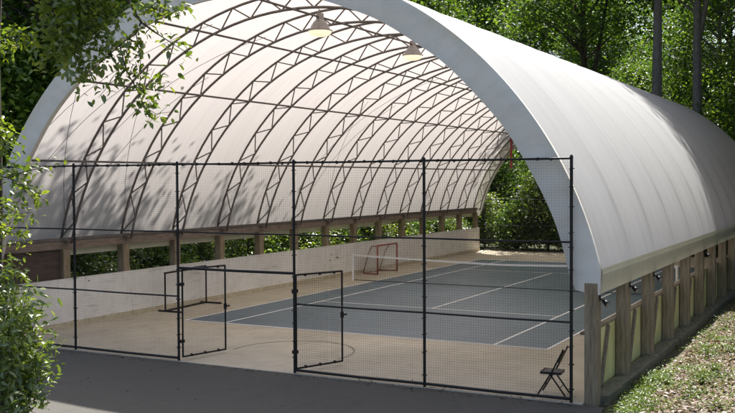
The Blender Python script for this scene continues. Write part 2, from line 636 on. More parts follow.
for x in (0, 1.372, 9.601, 10.973):
    line(x - LW / 2, 0.05, x + LW / 2, 23.724)
line(-LW / 2, -0.05, 10.973 + LW / 2, 0.05 - 0.004)
line(-LW / 2, 23.728, 10.973 + LW / 2, 23.82)
for y in (5.486, 18.288):
    line(1.372 + LW / 2 + 0.003, y - LW / 2, 9.601 - LW / 2 - 0.003, y + LW / 2)
line(CX - LW / 2, 5.486 + LW / 2 + 0.003, CX + LW / 2, 18.288 - LW / 2 - 0.003)
# worn dark semicircle in front of the near baseline
m = MB()
vs, fs = [], []
for i in range(37):
    a = math.radians(-12 + 204 * i / 36)
    for r in (1.46, 1.50):
        vs.append((5.62 + r * math.cos(a), -3.05 + r * 1.08 * math.sin(a), 0.0145))
for i in range(36):
    fs.append((2 * i, 2 * i + 1, 2 * i + 3, 2 * i + 2))
m.add(vs, fs)
m.build('worn_arc_line', M['arc'], court)

# bank of earth to the right of the building
xs = np.concatenate([np.linspace(13.55, 18, 34), np.linspace(18.6, 40, 20)])
ys = np.concatenate([np.linspace(-13, 16, 110), np.linspace(17, 70, 40)])


def bank_z(x, y):
    d = max(0.0, x - 13.75)
    edge = 13.6 if y > -5.4 else 13.6 + (abs(y + 5.4) ** 1.25) * 0.42
    e = min(1.0, max(0.0, (x - edge) / 0.5))
    z = 0.02 + 0.055 * d + 0.03 * math.sin(x * 2.1 + y * 1.3) + 0.02 * math.sin(x * 5.3 - y * 3.1)
    return -0.16 * (1 - e) + z * e


V = np.array([(x, y, bank_z(x, y)) for y in ys for x in xs])
V[:, 2] += rng.uniform(-0.012, 0.012, len(V))
n = len(xs)
F = np.array([(j * n + i, j * n + i + 1, (j + 1) * n + i + 1, (j + 1) * n + i) for j in range(len(ys) - 1) for i in range(n - 1)])
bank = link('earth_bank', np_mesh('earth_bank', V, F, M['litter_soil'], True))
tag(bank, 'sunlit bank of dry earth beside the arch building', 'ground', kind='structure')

# ------------------------------------------------------------------ the fabric arch building
PC = (6.24588, 0.70808, 0.03849, -0.01810)
Z0 = 2.45


def prof(s):
    """outer chord of the arch, s = angle from the ridge (-pi/2 .. pi/2)"""
    r = PC[0] + PC[1] * s ** 2 + PC[2] * s ** 4 + PC[3] * s ** 6
    return np.array((r * math.sin(s), Z0 + r * math.cos(s)))


def prof_n(s):
    e = 1e-3
    t = prof(min(s + e, math.pi / 2)) - prof(max(s - e, -math.pi / 2))
    t /= np.linalg.norm(t)
    return np.array((-t[1], t[0])) if False else np.array((-t[1], t[0])) * (1 if (-t[1] * math.sin(s) + t[0] * math.cos(s)) > 0 else -1)


def off(s, d):
    """arch profile moved d metres outward, kept above the base line"""
    q = prof(s) + prof_n(s) * d
    return q


building = empty('fabric_arch_building', (CX, Y0, 0))
tag(building, 'long white fabric arch building with open ends over the sports court', 'building')
bz = lambda y: y - Y0          # building-local y

NS = 56
SS = [(-math.pi / 2) + math.pi * i / NS for i in range(NS + 1)]
# roof membrane: one panel for each bay, sagging slightly between the trusses
NY = 10
for k in range(NB):
    V, F = [], []
    rr_ = np.random.default_rng(100 + k)
    amp = rr_.uniform(0.018, 0.034)
    for j in range(NY + 1):
        u = j / NY
        y = k * BAY + u * BAY
        for s in SS:
            low = 1.0 - (abs(s) / (math.pi / 2)) ** 4
            sag = amp * low * (1 - (2 * u - 1) ** 2)
            x, z = off(s, 0.055 - sag)
            V.append((x, y, z))
    w = NS + 1
    for j in range(NY):
        for i in range(NS):
            F.append((j * w + i, j * w + i + 1, (j + 1) * w + i + 1, (j + 1) * w + i))
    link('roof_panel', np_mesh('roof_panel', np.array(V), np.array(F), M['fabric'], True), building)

# end hems: the membrane wraps over the end truss as a grey band
def hem(y, side):
    V, F = [], []
    r3 = np.random.default_rng(11 if side < 0 else 12)
    NSS = 150
    rows = [(0.056, 0.11), (0.060, 0.0), (0.060, 0.0), (0.02, 0.0), (-0.15, 0.004), (-0.33, 0.0), (-0.52, 0.0), (-0.52, 0.0), (-0.50, 0.16)]
    skip = (1, 6)
    ph = r3.uniform(0, 6.28, 6)
    secs = [None] + list(range(NSS + 1)) + [None]
    for idx, i in enumerate(secs):
        sx = -1 if idx == 0 else 1
        s = sx * math.pi / 2 if i is None else -math.pi / 2 + math.pi * i / NSS
        for j, (d, yy) in enumerate(rows):
            wob = 0.0
            if 3 <= j <= 5:
                wob = 0.022 * abs(math.sin(s * 41 + ph[0])) ** 0.5 * math.sin(s * 13 + ph[1]) + 0.012 * math.sin(s * 83 + ph[2] + 0.4 * j)
            x, z = off(s, d + (0.008 * math.sin(s * 23 + ph[3]) if j >= 6 else 0))
            if i is None:
                u = (0.06 - d) / 0.58
                x, z = x + sx * (0.12 * u - 0.015 * (1 - u)), 1.99 + 0.07 * u
            V.append((x, y + side * 0.10 - side * yy + wob, z))
    w = len(rows)
    for i in range(NSS + 2):
        for j in range(w - 1):
            if j in skip:
                continue
            F.append((i * w + j, i * w + j + 1, (i + 1) * w + j + 1, (i + 1) * w + j))
    link('end_hem', np_mesh('end_hem', np.array(V), np.array(F), M['hem'], True), building)


hem(0.0, -1)
hem(NB * BAY, 1)

# valance strips tucked in under the eaves, one for each bay
for sx in (-1, 1):
    m = MB()
    x_top = off(math.pi / 2, 0.058)[0] * 1.0
    vs = []
    r3 = np.random.default_rng(40)
    for j in range(9):
        y = BAY * j / 8
        w = 0.0
        vs += [(sx * (x_top), y, 2.47), (sx * (x_top + 0.012), y, 2.40), (sx * (x_top + w * 0.5), y, 2.2), (sx * (x_top - 0.025 + w * 0.5), y, 2.0)]
    m.add(vs, [(j * 4 + i, j * 4 + i + 1, (j + 1) * 4 + i + 1, (j + 1) * 4 + i) for j in range(8) for i in range(3)])
    me = m.mesh('eave_valance', M['valance'], True)
    for k in range(NB):
        o = link('eave_valance', me, building)
        o.location = (0, k * BAY, 0)

# trusses
CH_R = 0.035
NCH = 48
DEPTH = 0.42
SCH = [(-math.pi / 2) + math.pi * i / NCH for i in range(NCH + 1)]


def chord(d, r):
    m = MB()
    m.tube([(q[0], 0, q[1]) for q in (off(s, d) for s in SCH)], r, 8)
    return m


outer_me = chord(-0.01, CH_R).mesh('truss', M['steel'], True)
inner_me = chord(-DEPTH, CH_R).mesh('inner_chord', M['steel'], True)
NW = 40
web_ends = []
for i in range(NW):
    s0 = -math.pi / 2 + 0.012 + (math.pi - 0.024) * i / NW
    s1 = -math.pi / 2 + 0.012 + (math.pi - 0.024) * (i + 1) / NW
    a = off(s0, -0.01 if i % 2 == 0 else -DEPTH)
    b = off(s1, -DEPTH if i % 2 == 0 else -0.01)
    web_ends.append(((a[0], 0, a[1]), (b[0], 0, b[1])))
web_me = []
for a, b in web_ends:
    m = MB()
    m.tube([a, b], 0.020, 6)
    web_me.append(m.mesh('web_member', M['steel']))
foot = MB()
foot.box((0, 0, Z0 - 0.012), (0.46, 0.30, 0.022))
foot_me = foot.mesh('foot_plate', M['steel'])
far_webs = MB()
for k in range(NB + 1):
    t = link('truss', outer_me, building)
    t.location = (0, k * BAY + (0.05 if k == 0 else (-0.05 if k == NB else 0)), 0)
    link('inner_chord', inner_me, t)
    for sx in (-1, 1):
        f = link('foot_plate', foot_me, t)
        f.location = (sx * 7.76, 0, 0)
    if k < 7:
        for me in web_me:
            link('web_member', me, t)
    else:
        for a, b in web_ends:
            y = t.location.y
            far_webs.tube([(a[0], y, a[2]), (b[0], y, b[2])], 0.020, 5)
tag(far_webs.build('web_members', M['steel'], building), kind='stuff')

# purlins running the length of the vault
for s_deg in (-70.5, -48.4, -24, 0, 24, 48.4, 70.5):
    q = off(math.radians(s_deg), -DEPTH - 0.055)
    m = MB()
    m.tube([(q[0], 0.1, q[1]), (q[0], NB * BAY * 0.5, q[1]), (q[0], NB * BAY - 0.1, q[1])], 0.028, 8)
    m.build('purlin', M['steel'], building, True)
# bracing cables in the first and a middle bay
for k in (0, 1, 6):
    for sx in (-1, 1):
        for sa, sb in ((88, 44), (44, 88), (70, 24)):
            a = off(sx * math.radians(sa), -0.20)
            b = off(sx * math.radians(sb), -0.20)
            m = MB()
            pts = []
            for i in range(9):
                u = i / 8
                q = off(sx * math.radians(sa + (sb - sa) * u), -0.20)
                pts.append((q[0], k * BAY + 0.05 + (BAY - 0.1) * u, q[1]))
            m.tube(pts, 0.007, 5)
            m.build('brace_cable', M['steel'], building)

# timber posts, header beams, base channel
post = MB()
post.box((0, 0, 1.07), (0.24, 0.26, 2.26))
post_me = post.mesh('timber_post', M['wood'])
for sx in (-1, 1):
    for k in range(NB + 1):
        o = link('timber_post', post_me, building)
        o.location = (sx * POST_DX, k * BAY, 0)
        o.rotation_euler = (0, 0, random.choice((0, math.pi)) + random.uniform(-0.03, 0.03))
    for k in range(NB):
        m = MB()
        m.box((sx * POST_DX, k * BAY + BAY / 2, 2.315), (0.20, BAY - 0.004, 0.225))
        m.build('header_beam', M['beam'], building)
    m = MB()
    m.box((sx * 7.79, NB * BAY / 2, 2.433 + 0.045), (0.12, NB * BAY + 0.1, 0.08))
    m.build('base_channel', M['steel'], building)
# dark plywood infill in the first bay of the left side
m = MB()
m.box((-POST_DX - 0.02, BAY / 2, 1.76), (0.03, BAY - 0.27, 0.86))
m.build('infill_panel', M['plywood'], building)

# ------------------------------------------------------------------ low side walls
wl_ = empty('white_board_wall', (CX - 7.66, Y0, 0))
tag(wl_, 'long low white board wall below the left row of timber posts', 'wall')
for k in range(NB):
    m = MB()
    m.box((0, k * BAY + BAY / 2 + 0.13, 0.675), (0.045, BAY - 0.012, 1.33))
    m.build('board', M['board'], wl_)
    m = MB()
    m.box((0.04, k * BAY + BAY / 2 + 0.13, 0.085), (0.035, BAY - 0.02, 0.15))
    m.build('kick_strip', M['kick'], wl_)
m = MB()
m.box((-0.03, NB * BAY / 2, 1.355), (0.12, NB * BAY - 0.2, 0.03))
m.build('cap_rail', M['board'], wl_)

wr = empty('yellow_panel_wall', (CX + 7.69, Y0, 0))
tag(wr, 'long low wall of yellow panels behind the right row of timber posts', 'wall')
for k in range(NB):
    m = MB()
    m.box((0, k * BAY + BAY / 2 + 0.08, 0.62), (0.04, BAY - 0.014, 1.18))
    m.build('panel', M['yellow'], wr)
    m = MB()
    m.bar((0.05, k * BAY + 1.02, 0.05), (0.05, k * BAY + 1.62, 1.20), 0.05, 0.12)
    m.build('brace', M['beam'], wr)
    m = MB()
    m.bar((0.05, k * BAY + 0.26, 0.05), (0.05, k * BAY + 0.40, 1.20), 0.05, 0.10)
    m.build('stud', M['beam'], wr)
    m = MB()
    m.box((-0.03, k * BAY + BAY / 2 + 0.08, 1.235), (0.14, BAY - 0.006, 0.045))
    m.build('cap_rail', M['wood'], wr)
# sill under the right posts
sl = empty('timber_sill', (CX + 7.98, Y0, 0))
tag(sl, 'mossy timber sill laid along the foot of the right posts', 'sill')
for k in range(NB):
    m = MB()
    m.box((random.uniform(-0.02, 0.02), k * BAY + BAY / 2 + 0.1, 0.01 + random.uniform(-0.012, 0.012)), (0.30, BAY - 0.03, 0.18))
    m.build('sill_block', M['sill'], sl)


# floodlights under the right eave
def floodlight(y):
    t = empty('flood_light', (CX + POST_DX + 0.125, y, 1.86))
    m = MB()
    m.box((0.012, 0, 0.09), (0.02, 0.08, 0.14))
    m.bar((0.02, 0, 0.07), (0.13, -0.02, 0.0), 0.025)
    m.build('bracket', M['black'], t)
    m = MB()
    d = Vector((0.75, -0.35, -0.55)).normalized()
    c = Vector((0.14, -0.02, 0.0))
    m.tube([c - d * 0.08, c - d * 0.06, c + d * 0.02, c + d * 0.10], [0.03, 0.05, 0.062, 0.078], 14)
    h = m.build('lamp_head', M['black'], t, True)
    m = MB()
    m.tube([c + d * 0.098, c + d * 0.104], [0.07, 0.066], 14)
    m.build('glass', M['fixture'], h)
    t.scale = (0.75, 0.75, 0.75)
    return t


for i, k in enumerate((0, 1, 2, 5)):
    t = floodlight(Y0 + k * BAY)
    tag(t, ['small black floodlight on the front corner post under the eave', 'small black floodlight on the second outer post from the fence corner',
            'small black floodlight on the third outer post from the fence corner', 'small black floodlight on the sixth outer post from the fence corner'][i],
        'floodlight', 'floodlights on the outer posts')


# ------------------------------------------------------------------ fences
def netting_mesh(w, h, pitch=0.05, th=0.0015):
    """square net in the local XZ plane from the origin; flat strands crossed in two thicknesses"""
    V, F = [], []

    def strand(a, b, ax):
        o = len(V)
        hw = th / 2
        if ax == 'z':
            q = [(-hw, -hw), (hw, -hw), (hw, hw), (-hw, hw)]
            V.extend([(a[0] + i, j, a[2]) for i, j in q] + [(b[0] + i, j, b[2]) for i, j in q])
        else:
            q = [(-hw, -hw), (hw, -hw), (hw, hw), (-hw, hw)]
            V.extend([(a[0], i, a[2] + j) for i, j in q] + [(b[0], i, b[2] + j) for i, j in q])
        F.extend([(o, o + 1, o + 5, o + 4), (o + 1, o + 2, o + 6, o + 5), (o + 2, o + 3, o + 7, o + 6), (o + 3, o, o + 4, o + 7)])
    nx = max(1, round(w / pitch))
    nz = max(1, round(h / pitch))
    for i in range(1, nx):
        strand((w * i / nx, 0, 0), (w * i / nx, 0, h), 'z')
    for i in range(1, nz):
        strand((0, 0, h * i / nz), (w, 0, h * i / nz), 'x')
    return np_mesh('netting', np.array(V), np.array(F), M['net'])


def fence_post(parent, x, h, r=0.030):
    m = MB()
    m.tube([(x, 0, 0), (x, 0, h)], r, 10)
    m.lathe([(r * 1.15, h - 0.02), (r * 1.15, h + 0.015), (r * 0.6, h + 0.045), (0.001, h + 0.05)], 10, (x, 0, 0))
    m.build('post', M['black'], parent)


def rail(parent, x0, x1, z, r=0.018, name='rail'):
    m = MB()
    m.tube([(x0, 0, z), ((x0 + x1) / 2, 0, z - 0.008), (x1, 0, z)], r, 8)
    m.build(name, M['black'], parent)


fence = empty('sports_fence', (0, FENCE_Y, 0))
tag(fence, 'tall black netting fence with open gates across the front of the arch', 'fence')
PX = [-2.05, 0.72, 3.90, 7.02, 10.05, 13.00]
FH = 4.50
for x in PX:
    fence_post(fence, x, FH)
for i in range(5):
    a, b = PX[i] + 0.03, PX[i + 1] - 0.03
    rail(fence, a, b, FH - 0.02, 0.021, 'top_rail')
    rail(fence, a, b, 2.95)
    if i != 2:
        rail(fence, a, b, 1.48)
        rail(fence, a, b, 0.07, 0.03)
        n = link('netting', netting_mesh(b - a, FH - 0.1), fence)
        n.location = (a, 0.03, 0.05)
    else:
        rail(fence, a, b, 2.13, 0.03)
        n = link('netting', netting_mesh(b - a, FH - 2.2), fence)
        n.location = (a, 0.03, 2.15)
    tag(n, kind='stuff')
# ties that lace the netting to the rails and posts
ties = MB()
for x in np.arange(PX[0] + 0.2, PX[-1], 0.33):
    xx = x + random.uniform(-0.05, 0.05)
    ties.box((xx, 0, FH - 0.02 + random.uniform(-0.012, 0.004)), (0.02, 0.065, 0.062), m=Matrix.Rotation(random.uniform(-0.6, 0.6), 3, 'Y'))
for z in np.arange(0.3, FH - 0.1, 0.36):
    for x in PX[1:]:
        ties.box((x + random.uniform(-0.008, 0.008), 0, z + random.uniform(-0.06, 0.06)), (0.084, 0.075, 0.016), m=Matrix.Rotation(random.uniform(-0.25, 0.25), 3, 'Y'))
tag(ties.build('net_ties', M['black'], fence), kind='stuff')


def gate_leaf(x, ang, w=1.32, h=2.02):
    """leaf hinged at x, opened inward by ang from the fence line"""
    m = MB()
    z0, z1 = 0.08, 0.08 + h
    m.tube([(0.05, 0, z0), (0.05, 0, z1)], 0.022, 8)
    m.tube([(w, 0, z0), (w, 0, z1)], 0.022, 8)
    m.tube([(0.05, 0, z0 + 0.01), (w, 0, z0 + 0.01)], 0.022, 8)
    m.tube([(0.05, 0, z1 - 0.01), (w, 0, z1 - 0.01)], 0.022, 8)
    g = m.build('gate_leaf', M['black'], fence)
    g.location = (x, 0.02, 0)
    g.rotation_euler = (0, 0, ang)
    n = link('netting', netting_mesh(w - 0.08, h - 0.04), g)
    n.location = (0.06, 0.0, z0 + 0.02)
    tag(n, kind='stuff')
    m = MB()
    m.bar((w - 0.02, 0, 1.12), (w + 0.13, 0, 1.12), 0.035)
    m.box((w, 0, 1.12), (0.05, 0.06, 0.13))
    m.build('latch', M['black'], g)
    for z in (0.45, 1.75):
        m = MB()
        m.box((0.02, 0, z), (0.12, 0.07, 0.07))
        m.build('hinge', M['black'], g)
    m = MB()
    for q in range(3):
        m.box((0.3 + 0.4 * q, 0, z1 - 0.02), (0.03, 0.06, 0.06))
        m.box((0.3 + 0.4 * q, 0, z0 + 0.02), (0.03, 0.06, 0.06))
    tag(m.build('net_ties', M['black'], g), kind='stuff')


gate_leaf(3.95, math.radians(77))
gate_leaf(7.00, math.radians(69))

rear = empty('rear_fence', (0, Y1 + 0.55, 0))
tag(rear, 'black netting fence closing the far end of the court', 'fence')
RX = [-2.05, 1.0, 4.05, 7.1, 10.1, 13.05]
for x in RX:
    fence_post(rear, x, 3.0)
for i in range(5):
    a, b = RX[i] + 0.03, RX[i + 1] - 0.03
    for z in (0.07, 1.48, 2.98):
        rail(rear, a, b, z, 0.025)
    n = link('netting', netting_mesh(b - a, 2.9, 0.06, 0.003), rear)
    n.location = (a, -0.03, 0.05)
    tag(n, kind='stuff')

# red strap hanging in the rear opening
m = MB()
pts = [(-0.16, 6.55), (-0.15, 6.0), (-0.17, 5.4), (-0.16, 4.75)]
for (xa, za), (xb, zb) in zip(pts[:-1], pts[1:]):
    m.bar((xa, Y1 - 0.1, za), (xb, Y1 - 0.1, zb), 0.14, 0.012)
m.bar((-0.16, Y1 - 0.1, 6.5), (-0.16, Y1 - 0.1, 8.0 - 0.55), 0.02)
tag(m.build('hanging_strap', M['strap']), 'red strap hanging in the far opening of the arch', 'strap')

# ------------------------------------------------------------------ tennis net
net = empty('tennis_net', (0, 11.887, 0))
tag(net, 'tennis net with white tape stretched across the blue court', 'tennis net')
for x in (-0.914, 11.887):
    m = MB()
    m.tube([(x, 0, 0), (x, 0, 1.07)], 0.045, 12)
    m.lathe([(0.05, 1.05), (0.05, 1.09), (0.001, 1.10)], 12, (x, 0, 0))
    m.build('net_post', M['tape'], net)
NX = 40


def net_top(u):
    return 0.914 + (1.07 - 0.914) * abs(2 * u - 1) ** 1.3


V, F = [], []
x0, x1 = -0.86, 11.83


def strand(a, b, t=0.0035):
    o = len(V)
    a, b = np.array(a), np.array(b)
    if abs(a[0] - b[0]) > 0.01:
        d1, d2 = np.array((0, t, 0)), np.array((0, 0, t))
    else:
        d1, d2 = np.array((t, 0, 0)), np.array((0, t, 0))
    for p in (a, b):
        V.extend([p - d1 - d2, p + d1 - d2, p + d1 + d2, p - d1 + d2])
    F.extend([(o, o + 1, o + 5, o + 4), (o + 1, o + 2, o + 6, o + 5), (o + 2, o + 3, o + 7, o + 6), (o + 3, o, o + 4, o + 7)])


for i in range(1, 250):
    u = i / 250
    x = x0 + (x1 - x0) * u
    strand((x, 0, 0.04), (x, 0, net_top(u)), 0.0014)
for j in range(1, 19):
    for i in range(NX):
        u, v = i / NX, (i + 1) / NX
        strand((x0 + (x1 - x0) * u, 0, 0.04 + (net_top(u) - 0.04) * j / 19), (x0 + (x1 - x0) * v, 0, 0.04 + (net_top(v) - 0.04) * j / 19), 0.0014)
tag(link('netting', np_mesh('netting', np.array(V), np.array(F), M['net']), net), kind='stuff')
m = MB()
m.tube([(x0, 0, 0.045), (x1, 0, 0.045)], 0.014, 6)
m.build('bottom_cord', M['net'], net)
m = MB()
for i in range(NX):
    u, v = i / NX, (i + 1) / NX
    m.bar((x0 + (x1 - x0) * u, 0, net_top(u) - 0.02), (x0 + (x1 - x0) * v, 0, net_top(v) - 0.02), 0.022, 0.065)
m.build('tape', M['tape'], net)


# ------------------------------------------------------------------ goals
def cord_net(quads, pitch, t, mat, parent, name='netting'):
    """cords in the planes of the given quads (a,b,c,d corners)"""
    mbn = MB()
    for a, b, c, d in quads:
        a, b, c, d = (Vector(q) for q in (a, b, c, d))
        nu = max(2, round(max((b - a).length, (c - d).length) / pitch))
        nv = max(2, round(max((d - a).length, (c - b).length) / pitch))
        for i in range(nu + 1):
            mbn.bar(a.lerp(b, i / nu), d.lerp(c, i / nu), t)
        for i in range(nv + 1):
            mbn.bar(a.lerp(d, i / nv), b.lerp(c, i / nv), t)
    return tag(mbn.build(name, mat, parent), kind='stuff')


g = empty('hockey_goal', (-1.10, 14.45, 0.012))
tag(g, 'red framed hockey goal with white netting against the white board wall', 'goal')
GW, GH = 1.90, 1.26
for y in (0, GW):
    m = MB()
    m.tube([(0, y, 0), (0, y, GH)], 0.036, 10)
    m.build('goal_post', M['goal_red'], g, True)
    m = MB()
    m.tube([(0, y, 0.028), (-0.45, y, 0.028), (-0.80, GW / 2 + (y - GW / 2) * 0.8, 0.028)], 0.028, 8)
    m.build('base_bar', M['goal_red'], g, True)
    m = MB()
    m.tube([(0, y, GH - 0.01), (-0.32, y * 0.96 + 0.04, GH - 0.04), (-0.52, GW / 2 + (y - GW / 2) * 0.85, GH - 0.35), (-0.80, GW / 2 + (y - GW / 2) * 0.8, 0.03)], 0.02, 8)
    m.build('back_stay', M['goal_red'], g, True)
m = MB()
m.tube([(0, 0, GH - 0.005), (0, GW, GH - 0.005)], 0.036, 10)
m.build('crossbar', M['goal_red'], g, True)
m = MB()
m.tube([(-0.80, GW * 0.1, 0.028), (-0.80, GW * 0.9, 0.028)], 0.028, 8)
m.build('base_bar', M['goal_red'], g, True)
cord_net([((0, 0, GH), (0, GW, GH), (-0.42, GW * 0.95, GH - 0.1), (-0.42, GW * 0.05, GH - 0.1)),
          ((-0.42, GW * 0.05, GH - 0.1), (-0.42, GW * 0.95, GH - 0.1), (-0.78, GW * 0.9, 0.05), (-0.78, GW * 0.1, 0.05)),
          ((0, 0, GH), (-0.42, GW * 0.05, GH - 0.1), (-0.78, GW * 0.1, 0.05), (0, 0, 0.05)),
          ((0, GW, GH), (-0.42, GW * 0.95, GH - 0.1), (-0.78, GW * 0.9, 0.05), (0, GW, 0.05))], 0.085, 0.009, M['white_cord'], g)

g = empty('practice_goal', (-1.70, 1.12, 0.012), math.radians(5))
tag(g, 'black bare frame goal standing near the gate by the white wall', 'goal')
for y in (0, 2.35):
    m = MB()
    m.tube([(0, y, 0.02), (0, y, 1.20)], 0.028, 10)
    m.build('goal_post', M['black'], g)
    m = MB()
    m.tube([(-0.25, y, 0.028), (0.62, y - 0.05, 0.028)], 0.028, 8)
    m.build('foot_bar', M['black'], g)
m = MB()
m.tube([(0, -0.02, 1.215), (0, 2.37, 1.215)], 0.030, 10)
m.build('crossbar', M['black'], g)
m = MB()
m.tube([(-0.02, 0, 0.03), (-0.02, 2.35, 0.03)], 0.030, 8)
m.build('base_bar', M['black'], g)
m = MB()
m.tube([(0, 1.5, 1.235), (0, 2.33, 1.235)], 0.045, 8)
m.build('rolled_net', M['net'], g)

# ------------------------------------------------------------------ folding chair beside the corner post
ch = empty('folding_chair', (12.52, -4.60, 0.012), math.radians(184))
tag(ch, 'dark folding chair set behind the fence at the right corner post', 'chair')
# local: faces +x
for sy in (-0.20, 0.20):
    m = MB()       # long front leg running up to the back
    m.tube([(0.26, sy, 0.012), (-0.02, sy, 0.48), (-0.20, sy, 0.84), (-0.22, sy, 0.90)], 0.016, 8)
    m.build('front_leg', M['black'], ch, True)
    m = MB()
    m.tube([(-0.26, sy * 0.9, 0.012), (0.06, sy * 0.9, 0.45)], 0.016, 8)
    m.build('rear_leg', M['black'], ch, True)
m = MB()
vs = []
for i in range(5):
    x = -0.17 + 0.39 * i / 4
    for j in range(5):
        y = -0.19 + 0.38 * j / 4
        vs.append((x, y, 0.455 + 0.022 * (1 - (2 * j / 4 - 1) ** 2) * (1 - (2 * i / 4 - 1) ** 4)))
vb = [(x, y, 0.405) for x, y, z in vs]
fs = [(i * 5 + j, (i + 1) * 5 + j, (i + 1) * 5 + j + 1, i * 5 + j + 1) for i in range(4) for j in range(4)]
fs += [tuple(reversed([q + 25 for q in f])) for f in fs[:16]]
rim = [i * 5 for i in range(5)] + [20 + j for j in range(1, 5)] + [i * 5 + 4 for i in (3, 2, 1, 0)] + [3, 2, 1]
fs += [(rim[i], rim[(i + 1) % len(rim)] , rim[(i + 1) % len(rim)] + 25, rim[i] + 25) for i in range(len(rim))]
m.add(vs + vb, fs)
m.build('seat', M['seat'], ch, True)
m = MB()
vs, fs = [], []
for i in range(4):
    u = i / 3
    for j in range(7):
        y = -0.19 + 0.38 * j / 6
        bow = -0.03 * (1 - (2 * j / 6 - 1) ** 2)
        vs.append((-0.115 - 0.095 * u + bow, y, 0.64 + 0.22 * u))
nb = len(vs)
vs += [(x + 0.018, y, z + 0.006) for x, y, z in vs]
for i in range(3):
    for j in range(6):
        q = (i * 7 + j, i * 7 + j + 1, (i + 1) * 7 + j + 1, (i + 1) * 7 + j)
        fs += [q, tuple(reversed([p + nb for p in q]))]
rim = list(range(7)) + [13, 20, 27] + list(range(26, 20, -1)) + [14, 7]
fs += [(rim[i], rim[i] + nb, rim[(i + 1) % len(rim)] + nb, rim[(i + 1) % len(rim)]) for i in range(len(rim))]
m.add(vs, fs)
m.build('backrest', M['seat'], ch, True)
for z, x in ((0.20, 0.147), ):
    m = MB()
    m.tube([(x, -0.2, z), (x, 0.2, z)], 0.009, 6)
    m.build('cross_bar', M['black'], ch)
m = MB()
m.tube([(-0.15, -0.18, 0.16), (-0.15, 0.18, 0.16)], 0.009, 6)
m.build('cross_bar', M['black'], ch)


# ------------------------------------------------------------------ hanging lamps
def high_bay(y):
    t = empty('hanging_lamp', (CX, y, 7.84))
    pr = [(0.285, 0.02), (0.295, 0.0), (0.285, -0.012)]
    m = MB()
    m.lathe([(0.02, 0.47), (0.075, 0.46), (0.082, 0.44), (0.085, 0.32), (0.10, 0.30), (0.16, 0.24), (0.215, 0.15), (0.255, 0.055), (0.30, 0.045), (0.305, 0.03), (0.285, 0.02), (0.245, 0.05), (0.20, 0.15), (0.14, 0.24), (0.06, 0.28), (0.001, 0.285)], 28)
    sh = m.build('reflector', M['fixture'], t, True)
    for a in range(10):
        r = MB()
        an = 2 * math.pi * a / 10
        c, s_ = math.cos(an), math.sin(an)
        r.bar((c * 0.088, s_ * 0.088, 0.31), (c * 0.082, s_ * 0.082, 0.45), 0.012)
        r.build('fin', M['fixture'], sh)
    m = MB()
    m.lathe([(0.284, 0.026), (0.275, -0.02), (0.23, -0.065), (0.15, -0.095), (0.07, -0.11), (0.001, -0.115)], 28)
    m.build('lens', M['lens'], t, True)
    m = MB()
    m.tube([(0, 0, 0.46), (0, 0, 0.55)], 0.012, 6)
    m.tube([(-0.03, 0, 0.52), (-0.03, 0, 0.57), (0, 0, 0.60)], 0.008, 6)
    m.build('hook', M['steel'], t)
    t.scale = (1.04, 1.04, 1.04)
    return t


t = high_bay(-1.39)
tag(t, 'lit bell shaped ceiling lamp nearest the front opening', 'ceiling lamp', 'ceiling lamps along the ridge')
t = high_bay(4.10)
tag(t, 'lit bell shaped ceiling lamp second from the front opening', 'ceiling lamp', 'ceiling lamps along the ridge')


# ------------------------------------------------------------------ vegetation
def leaf_arrays(C, size, r, up=0.6, kind='simple', droop=0.0):
    """leaf faces at the points C; returns vertices and triangles"""
    n = len(C)
    N_ = r.normal(size=(n, 3))
    N_ /= np.linalg.norm(N_, axis=1)[:, None]
    N_ = N_ * (1 - up) + np.array((0, 0, up))
    N_ /= np.linalg.norm(N_, axis=1)[:, None]
    T = r.normal(size=(n, 3))
    T[:, 2] -= droop
    T -= (T * N_).sum(1)[:, None] * N_
    T /= np.linalg.norm(T, axis=1)[:, None] + 1e-9
    B = np.cross(N_, T)
    if kind == 'simple':
        L_ = np.array([(0, 0, 0), (0.45, 0.30, 0.10), (1, 0, -0.08), (0.5, -0.30, 0.10)])
        tri = np.array([(0, 2, 1), (0, 3, 2)])
    elif kind == 'lance':
        L_ = np.array([(0, 0, 0), (0.3, 0.17, 0.05), (0.65, 0.14, 0.03), (1, 0, -0.10), (0.65, -0.14, 0.03), (0.3, -0.17, 0.05), (0.5, 0, -0.02)])
        tri = np.array([(0, 6, 1), (1, 6, 2), (2, 6, 3), (3, 6, 4), (4, 6, 5), (5, 6, 0)])
    elif kind == 'oval':
        L_ = np.array([(0, 0, 0), (0.25, 0.2, 0.06), (0.6, 0.21, 0.05), (1, 0, -0.12), (0.6, -0.21, 0.05), (0.25, -0.2, 0.06), (0.5, 0, -0.02)])
        tri = np.array([(0, 6, 1), (1, 6, 2), (2, 6, 3), (3, 6, 4), (4, 6, 5), (5, 6, 0)])
    else:              # lobed maple leaf
        L_ = np.array([(0, 0, 0), (0.05, 0.36, -0.05), (0.30, 0.22, 0.03), (0.55, 0.50, -0.04), (0.62, 0.17, 0.03), (1, 0, -0.08),
                       (0.62, -0.17, 0.03), (0.55, -0.50, -0.04), (0.30, -0.22, 0.03), (0.05, -0.36, -0.05), (0.4, 0, 0.0)])
        tri = np.array([(10, i, (i + 1) % 10) for i in range(10)])
    if np.isscalar(size):
        size = np.full(n, size)
    V = C[:, None, :] + size[:, None, None] * (L_[None, :, 0:1] * T[:, None, :] + L_[None, :, 1:2] * B[:, None, :] + L_[None, :, 2:3] * N_[:, None, :])
    k = len(L_)
    F = (np.arange(n) * k)[:, None, None] + tri[None]
    return V.reshape(-1, 3), F.reshape(-1, 3)


